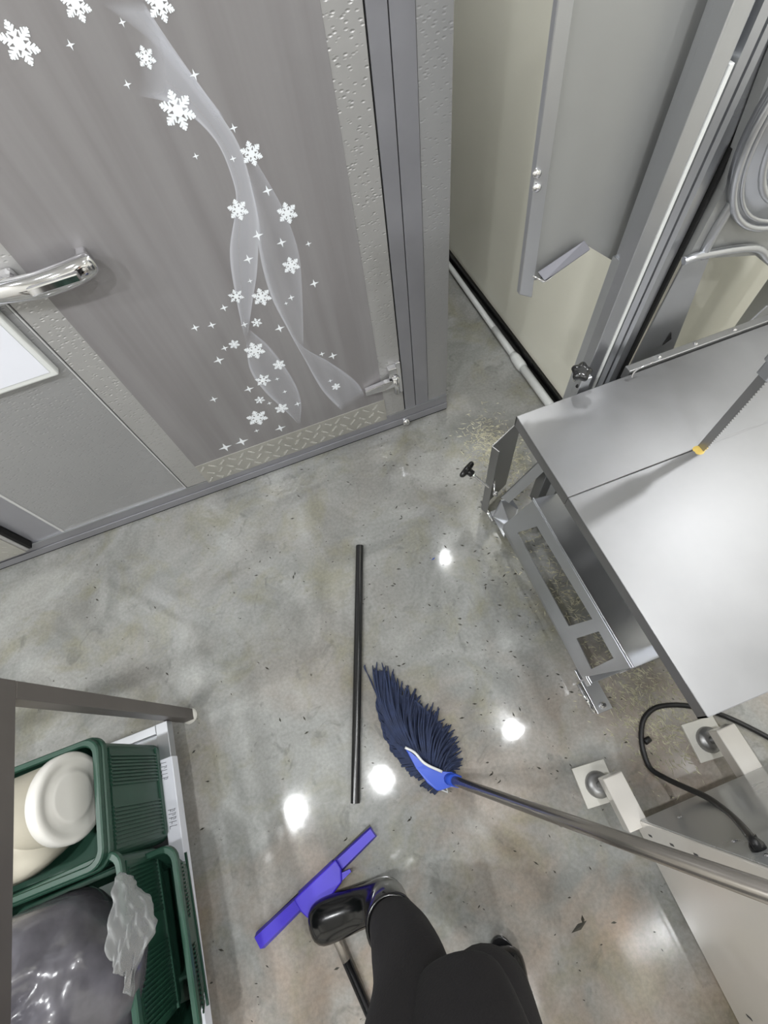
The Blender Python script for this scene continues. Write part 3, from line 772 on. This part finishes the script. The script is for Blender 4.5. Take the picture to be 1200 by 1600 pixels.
# crates
def crate(loc, lx, ly, h, rot, label, taper=.012):
    """open plastic crate; loc = centre of its base"""
    x, y, z = loc
    t = thing('plastic_crate', loc, label, 'crate', 'green plastic crates on the rack')
    M = Matrix.Translation(loc) @ Matrix.Rotation(rot, 4, 'Z')
    def rr(hx, hy, r, z, n=6):
        out = []
        for cx, cy, a0 in ((hx-r, hy-r, 0), (-hx+r, hy-r, PI/2), (-hx+r, -hy+r, PI), (hx-r, -hy+r, 1.5*PI)):
            for k in range(n+1): a = a0+PI/2*k/n; out.append(M @ Vector((cx+r*math.cos(a), cy+r*math.sin(a), z)))
        return out
    hx, hy = lx/2, ly/2
    def loft(b, rings, close=False):
        V = [[b.verts.new(p) for p in rg] for rg in rings]
        for A, C in zip(V, V[1:]):
            for k in range(len(A)): b.faces.new((A[k], A[(k+1) % len(A)], C[(k+1) % len(A)], C[k]))
        return V
    b = B()
    tp_ = taper
    V = loft(b, [rr(hx-tp_-.004, hy-tp_-.004, .03, .0), rr(hx-.008, hy-.008, .03, h-.02), rr(hx-.011, hy-.011, .03, h-.02), rr(hx-tp_-.008, hy-tp_-.008, .03, .006)])
    b.faces.new(V[0]); b.faces.new(V[-1])
    # vertical ribs forming the slatted sides
    for s in (-1, 1):
        n = int((ly-.08)/.009)
        for k in range(n):
            yy = -hy+.04+k*.009; g = (k/n)
            if .40 < g < .60: continue
            prism(b, [M @ Vector(p) for p in ((s*(hx-tp_-.003), yy, .03), (s*(hx-.006), yy, h-.04), (s*(hx-.006), yy+.004, h-.04), (s*(hx-tp_-.003), yy+.004, .03))], M.to_3x3() @ Vector((s*.004, 0, 0)))
        n = int((lx-.08)/.009)
        for k in range(n):
            xx = -hx+.04+k*.009
            if .40 < k/n < .60: continue
            prism(b, [M @ Vector(p) for p in ((xx, s*(hy-tp_-.003), .03), (xx, s*(hy-.006), h-.04), (xx+.004, s*(hy-.006), h-.04), (xx+.004, s*(hy-tp_-.003), .03))], M.to_3x3() @ Vector((0, s*.004, 0)))
    for s in (-1, 1):
        for zz in (.022, h-.045):
            hq = hx-tp_*(1-zz/h); hq = hq-.006*(zz/h)
            bx(b, min(s*(hq-.004), s*(hq+.0015)), max(s*(hq-.004), s*(hq+.0015)), -hy+.03, hy-.03, zz, zz+.006, 0, M)
    obj('crate_body', b, 'green_crate', t)
    b = B()
    loft(b, [rr(hx-.012, hy-.012, .032, h-.022), rr(hx, hy, .036, h-.022), rr(hx+.003, hy+.003, .038, h-.016), rr(hx+.003, hy+.003, .038, h-.003), rr(hx, hy, .036, h), rr(hx-.010, hy-.010, .03, h), rr(hx-.013, hy-.013, .03, h-.006), rr(hx-.012, hy-.012, .032, h-.022)])
    obj('crate_rim', b, 'green_crate', t)
    return t
crate((-1.042, .182, ZR), .43, .300, .305, 0, 'green crate under the crate with the white pail', taper=.008)
crate((-1.044, .182, ZR+.155), .43, .290, .170, 0, 'upper green crate holding the white pail', taper=.02)
crate((-.955, -.175, ZR), .43, .40, .165, .02, 'green crate under the crate with the black bag, nearest the shelf rail', taper=.045)
crate((-1.010, -.145, ZR+.09), .43, .395, .215, .045, 'upper green crate holding the black plastic bag', taper=.015)

# white pail lying on its side with the lid facing out
M = alignM((-.888, .206, .492), (.97, -.08, .20))
pail = thing('plastic_pail', (-.98, .21, .35), 'round cream plastic pail with white lid, lying in the green crate', 'pail')
b = B(); lathe(b, [(0, -.20), (.078, -.20), (.083, -.19), (.093, 0), (.094, .0)], 48, M); obj('pail_body', b, 'pail_cream', pail)
b = B(); lathe(b, [(.098, -.022), (.101, -.018), (.102, .004), (.097, .010), (.086, .011), (.078, .006), (.062, .005), (.057, .010), (.050, .011), (0, .012)], 56, M); obj('lid', b, 'lid_white', pail)
# cream bag beside the pail, filling the crate
def blob(bm, c, r, amp, seed, M2=None, seg=40, rings=24, sq_=1.):
    rnd = random.Random(seed); ph = [(rnd.uniform(0, 6), rnd.uniform(2, 6), rnd.uniform(0, 6), rnd.uniform(2, 7)) for _ in range(6)]
    vs = []
    for i in range(rings+1):
        th = PI*i/rings; row = []
        for k in range(seg):
            f = 2*PI*k/seg
            n = sum(math.sin(a+bq*f*1.0//1 if False else a+round(bq)*f)*math.sin(c_+d_*th) for a, bq, c_, d_ in ph)/6
            q = 1+amp*n
            def se(v): return math.copysign(abs(v)**sq_, v)
            row.append(bm.verts.new((c[0]+r[0]*q*se(math.sin(th)*math.cos(f)), c[1]+r[1]*q*se(math.sin(th)*math.sin(f)), c[2]+r[2]*q*se(math.cos(th)))))
        vs.append(row)
    for i in range(rings):
        for k in range(seg):
            f = bm.faces.new((vs[i][k], vs[i+1][k], vs[i+1][(k+1) % seg], vs[i][(k+1) % seg])); f.smooth = True
    bmesh.ops.remove_doubles(bm, verts=[v for v in vs[0]+vs[-1]], dist=.0005)
b = B(); blob(b, (-1.09, .175, .42), (.15, .105, .115), .25, 3)
tag(obj('packed_bag', b, 'pail_cream'), 'pale cream plastic bag bulging behind the white pail', 'bag')
b = B(); blob(b, (-.985, -.165, .46), (.19, .175, .175), .34, 11, sq_=.8)
bag = obj('refuse_bag', b, 'black_bag'); tag(bag, 'shiny dark grey plastic bag bulging out of the near green crate', 'bag')
# clear plastic flap over the bag
b = B(); gv = []
cor = [[fz(188, 1362, .52), fz(208, 1366, .50), fz(228, 1392, .48), fz(244, 1428, .46)],
       [fz(172, 1385, .58), fz(198, 1395, .56), fz(215, 1415, .52), fz(252, 1452, .47)],
       [fz(165, 1440, .60), fz(190, 1450, .59), fz(208, 1470, .55), fz(218, 1480, .50)],
       [fz(170, 1500, .60), fz(180, 1515, .59), fz(195, 1535, .55), fz(204, 1560, .50)]]
n = 22
def bez(c, t):
    a = [c[i].lerp(c[i+1], t) for i in range(3)]; a = [a[i].lerp(a[i+1], t) for i in range(2)]; return a[0].lerp(a[1], t)
for i in range(n):
    u = i/(n-1); row = []
    for k in range(n):
        v = k/(n-1); p = bez([bez(cor[j], v) for j in range(4)], u)
        p = p+Vector((0, 0, .007*math.sin(9*u+14*v)+.005*math.sin(23*u-11*v)+.003*math.sin(41*v))); row.append(b.verts.new(p))
    gv.append(row)
for i in range(n-1):
    for k in range(n-1): f = b.faces.new((gv[i][k], gv[i+1][k], gv[i+1][k+1], gv[i][k+1])); f.smooth = True
o = obj('bag_flap', b, 'clear_bag', bag); o['label'] = 'crumpled clear plastic flap'
m = o.modifiers.new('s', 'SOLIDIFY'); m.thickness = .0008

# ------------------------------------------------------------------ litter on the floor
def sliver(b, x, y, l, wd, a, h=.0015):
    d = Vector((math.cos(a), math.sin(a), 0)); n = Vector((-d.y, d.x, 0)); c = Vector((x, y, 0))
    pts = [c-d*l, c-n*wd*R.uniform(.5, 1), c+d*l*R.uniform(.6, 1), c+n*wd*R.uniform(.5, 1)]
    lo = [b.verts.new(p) for p in pts]; t = b.verts.new(c+Vector((0, 0, h)))
    for i in range(4): b.faces.new((lo[i], lo[(i+1) % 4], t))
b = B()
def blocked(x, y): return False
for k in range(650):
    if R.random() < .6: x, y = R.gauss(.35, .3), R.gauss(.55, .5)
    else: x, y = R.uniform(-1.2, .95), R.uniform(-.9, 1.25)
    if y > 1.25 and x < .6: continue
    if y > 2.2 or x > .94 or x < -2: continue
    s = R.choice((.5, .7, .7, 1, 1.5)); sliver(b, x, y, .0065*s, .0026*s, R.gauss(-.6, .5), .0015)
tag(obj('dark_crumbs', b, 'dark_crumb', normals=True), 'dark specks of bone litter scattered over the wet floor', 'litter', kind='stuff')
b = B()
for k in range(2200):
    q = R.random()
    if q < .42: x, y = R.gauss(.68, .055), R.gauss(.97, .09)
    elif q < .66: x, y = R.gauss(.64, .06), R.gauss(.30, .22)
    else: x, y = R.gauss(.68, .07), R.gauss(-.13, .10)
    if x > .94 or y > 1.24: continue
    sliver(b, x, y, R.uniform(.005, .017), R.uniform(.0016, .0036), R.gauss(-.5 if q < .6 else 2.1, .7), .003)
tag(obj('bone_shavings', b, 'bone_crumb'), 'pale yellow bone shavings heaped around and under the saw', 'litter', kind='stuff')
b = B(); sliver(b, *fz(677, 873, 0).xy, .010, .0045, .3, .004); tag(obj('plastic_scrap', b, 'blue_bit'), 'tiny blue scrap lying on the floor left of the saw', 'scrap')
for p, l in (((905, 1448), .028), ((768, 1210), .010), ((780, 1222), .008), ((640, 1281), .010), ((540, 1312), .008)):
    b = B(); q = fz(*p, 0); sliver(b, q.x, q.y, l, l*.35, .2, .003); sliver(b, q.x+l*.6, q.y+l*.4, l*.5, l*.25, 1.2, .003)
    o = obj('dark_scrap', b, 'dark_crumb'); tag(o, {905: 'ragged dark scrap on the floor below the mop handle', 768: 'dark crumb beside the blue mop clamp, nearer the handle', 780: 'pale-edged dark crumb just below the mop handle start', 640: 'dark crumb on the floor right of the squeegee tip', 540: 'dark crumb beside the squeegee bar'}[p[0]], 'scrap')

# ------------------------------------------------------------------ the person
def skin_mesh(name, nodes, edges, material, root=0, sub=2, parent=None, loc=(0, 0, 0)):
    me = bpy.data.meshes.new(name); me.from_pydata([n[0] for n in nodes], edges, []); me.materials.append(MATS[material])
    o = bpy.data.objects.new(name, me); COL.objects.link(o)
    m = o.modifiers.new('skin', 'SKIN'); m.use_smooth_shade = True
    sv = me.skin_vertices[0].data
    for i, n in enumerate(nodes):
        r = n[1]; sv[i].radius = (r, r) if not isinstance(r, tuple) else r
        sv[i].use_root = (i == root)
    s = o.modifiers.new('sub', 'SUBSURF'); s.levels = sub; s.render_levels = sub
    if parent: o.parent = parent; o.matrix_parent_inverse = Matrix.Translation(-parent.location)
    return o
class SK:
    def __init__(s): s.n = []; s.e = []
    def add(s, p, r, frm=None):
        s.n.append((tuple(p), r)); i = len(s.n)-1
        if frm is not None: s.e.append((frm, i))
        return i
    def chain(s, frm, lst):
        for p, r in lst: frm = s.add(p, r, frm)
        return frm
hip = Vector((-.175, -.55, .86))
chest = Vector((-.13, -.535, 1.24)); neck = Vector((-.10, -.49, 1.42)); head = Vector((-.09, -.455, 1.54))
shL = Vector((-.285, -.50, 1.34)); shR = Vector((.055, -.53, 1.34))
kneeL = Vector((-.195, -.365, .50)); ankL = Vector((-.262, -.325, .14))
kneeR = Vector((-.085, -.44, .48)); ankR = Vector((-.08, -.62, .12))
HR = hs+hv*1.20     # where the right hand holds the mop handle
def hand(sk, wrist_i, w, direction, palm_n, curl=1., side=1):
    d = direction.normalized(); nrm = palm_n.normalized(); s = d.cross(nrm).normalized()*side
    pc = sk.add(w+d*.045, .021, wrist_i)
    for k, (off, ln) in enumerate(((-.027, .078), (-.009, .088), (.009, .082), (.026, .064))):
        k0 = sk.add(w+d*.082+s*off, .0105, pc)
        p1 = w+d*.082+s*off; a = .55*curl; dd = (d*math.cos(a)+nrm*math.sin(a)); p2 = p1+dd*ln*.45
        a = 1.4*curl; dd = (d*math.cos(a)+nrm*math.sin(a)); p3 = p2+dd*ln*.32
        a = 2.2*curl; dd = (d*math.cos(a)+nrm*math.sin(a)); p4 = p3+dd*ln*.24
        sk.chain(k0, [(p2, .0088), (p3, .0082), (p4, .007)])
    t0 = w+d*.02-s*.024
    t1 = t0-s*.022+d*.022+nrm*.012; t2 = t1+d*.022-s*.006+nrm*.022; t3 = t2+d*.014+nrm*.018+s*.008
    sk.chain(pc, [(t1, .011), (t2, .0095), (t3, .0078)])
sk = SK()
r0 = sk.add(hip, (.11, .09))
sp1 = sk.add((-.15, -.54, 1.02), (.10, .085), r0); ch = sk.add(chest, (.11, .09), sp1); nk0 = sk.add((-.105, -.51, 1.36), .06, ch); nk = sk.add(neck, .05, nk0)
hb = sk.add(head+Vector((0, 0, -.055)), (.062, .066), nk); h1_ = sk.add(head+Vector((0, -.012, .02)), (.078, .088), hb); h2_ = sk.add(head+Vector((0, -.014, .085)), (.055, .062), h1_)
# legs
sk.chain(r0, [((-.250, -.53, .78), .075), (kneeL, .055), ((-.24, -.34, .30), .05), (ankL, .03), ((-.29, -.325, .085), .026), ((-.36, -.325, .075), .022)])
sk.chain(r0, [((-.10, -.54, .78), .075), (kneeR, .055), ((-.08, -.54, .30), .05), (ankR, .03), ((-.075, -.59, .085), .026), ((-.07, -.56, .075), .022)])
# arms
elL = Vector((-.31, -.24, 1.43)); wrL = Vector((-.13, -.115, 1.655))
iL = sk.chain(ch, [(shL, .052), (elL, .042), (wrL, .026)])
hand(sk, iL, wrL, Vector((.9, .25, .35)), Vector((.1, .3, .9)), .5, 1)
elR = Vector((.28, -.60, 1.17)); dR = (HR-Vector((.28, -.60, 1.17))).normalized(); wrR = HR-dR*.075+Vector((-.01, 0, 0))
iR = sk.chain(ch, [(shR, .052), (elR, .042), (wrR, .026)])
hand(sk, iR, wrR, dR, (Vector((0, 0, 1)).cross(dR)), 1.0, 1)
body = skin_mesh('person', sk.n, sk.e, 'skin', 0, 2)
tag(body, 'person in black clothes and glossy black rubber boots, seen from above, bottom of the picture', 'person')
# face
b = B()
fd = Vector((.1, .92, -.38)).normalized(); rt = fd.cross(Vector((0, 0, 1))).normalized(); up = rt.cross(fd)
hc = head+Vector((0, -.012, .02))
tube(b, [hc+fd*.085+up*.018, hc+fd*.100-up*.006, hc+fd*.104-up*.020, hc+fd*.088-up*.030], [.006, .009, .012, .008], 12)
obj('nose', b, 'skin', body)
for s in (-1, 1):
    b = B(); lathe(b, [(0, .006), (.012, .004), (.017, 0), (.012, -.006), (0, -.008)], 16, alignM(hc+rt*s*.083-up*.005, rt*s) @ Matrix.Scale(1.6, 4, (0, 1, 0))); obj('ear', b, 'skin', body)
for s in (-1, 1):
    b = B(); blob(b, hc+fd*.083+rt*s*.032+up*.014, (.012, .006, .008), 0, 1, seg=14, rings=8); obj('eye', b, 'eye_dark', body)
b = B(); tube(b, [hc+fd*.080-up*.052-rt*.024, hc+fd*.090-up*.050, hc+fd*.080-up*.052+rt*.024], [.003, .006, .003], 10); obj('mouth', b, 'lip', body)
b = B(); blob(b, hc+Vector((0, -.03, .035)), (.094, .100, .092), .06, 5, seg=32, rings=20); obj('hair', b, 'hair_black', body)
# trousers
def pw(pts, n=6): return smoothpath([p for p, _ in pts], n), [v.x for v in smoothpath([Vector((q, 0, 0)) for _, q in pts], n)]
b = B()
for leg in ([((-.215, -.555, .90), .10), ((-.243, -.54, .80), .108), ((-.238, -.46, .68), .104), ((-.212, -.385, .52), .084), ((-.228, -.348, .38), .076), ((-.252, -.320, .28), .062), ((-.258, -.316, .23), .055)],
            [((-.135, -.56, .90), .10), ((-.112, -.55, .80), .105), ((-.100, -.485, .66), .098), ((-.078, -.435, .50), .082), ((-.080, -.53, .34), .074), ((-.08, -.60, .22), .058)]):
    p, q = pw(leg); tube(b, p, q, 28)
tube(b, *pw([((-.175, -.56, .74), .07), ((-.175, -.56, .80), .125), ((-.175, -.56, .90), .135), ((-.165, -.56, 1.0), .12)]), 32, flat=(.95, 1.3))
obj('trousers', b, 'cloth_black', body)
# jacket and sleeves
b = B()
tube(b, *pw([((-.172, -.565, .84), .140), ((-.168, -.562, .92), .136), ((-.155, -.555, 1.04), .124), ((-.14, -.545, 1.18), .128), ((-.125, -.535, 1.28), .128), ((-.115, -.525, 1.35), .10), ((-.105, -.51, 1.395), .062), ((-.10, -.50, 1.43), .056)]), 36, flat=(.98, 1.32))
for a_, e_, w_ in ((shL, elL, wrL), (shR, elR, wrR)):
    c_ = Vector((-.12, -.53, 1.29))
    p, q = pw([(c_.lerp(a_, .45), .085), (a_, .080), (a_.lerp(e_, .5), .066), (e_, .058), (e_.lerp(w_, .5), .050), (e_.lerp(w_, .88), .040)]); tube(b, p, q, 24)
obj('jacket', b, 'cloth_black', body)
# apron lobe hanging in front of the thighs
b = B(); tube(b, *pw([((-.15, -.50, 1.02), .10), ((-.142, -.475, .88), .12), ((-.132, -.425, .74), .115), ((-.124, -.385, .64), .10), ((-.120, -.362, .585), .082), ((-.118, -.352, .565), .05)]), 32, flat=(.55, 1.0))
obj('apron', b, 'cloth_black', body)
# boots
def boot(ank, toe, top, name='rubber_boot'):
    sk = SK(); heel = Vector((ank[0], ank[1], 0)); t = Vector(toe); d = Vector((t.x-heel.x, t.y-heel.y, 0)); L_ = d.length; d.normalize()
    zb = t.z
    r = sk.add((ank[0], ank[1], .11+zb), (.052, .055))
    sk.chain(r, [(tuple(Vector((ank[0], ank[1], .20+zb)).lerp(Vector(top), .4)), .060), (tuple(Vector(top)), .064)])
    h = sk.add(heel-d*.005+Vector((0, 0, .05+zb)), (.046, .046), r)
    m1 = sk.add(heel+d*L_*.36+Vector((0, 0, .066+zb)), (.054, .054), r)
    m2 = sk.add(heel+d*L_*.66+Vector((0, 0, .056+zb)), (.060, .050), m1)
    sk.add(heel+d*(L_-.018)+Vector((0, 0, .046+zb)), (.058, .046), m2)
    bo = skin_mesh(name, sk.n, sk.e, 'black_rubber', 0, 2, body)
    # sole
    b = B(); nrm = Vector((-d.y, d.x, 0)); outl = []
    for k in range(28):
        a = 2*PI*k/28; u = math.cos(a); v = math.sin(a)
        wd = .044 + .012*max(0, u)
        outl.append(heel+d*(L_*.47+u*(L_*.53-.012))+nrm*v*wd*(1 if abs(u) < .75 else .95)+Vector((0, 0, zb)))
    prism(b, outl, (0, 0, .016), bev=.003); obj('sole', b, 'black_plastic', bo)
    b = B(); T = Vector(top); 
    tube(b, [T+Vector((.061*math.cos(2*PI*k/32), .061*math.sin(2*PI*k/32), .004)) for k in range(32)], .006, 8, closed=True); obj('boot_cuff', b, 'black_rubber', bo)
    return bo
boot((-.275, -.296), (-.548, -.300, .0), (-.255, -.318, .29))
boot((-.068, -.710), (-.028, -.480, .0), (-.08, -.64, .25))
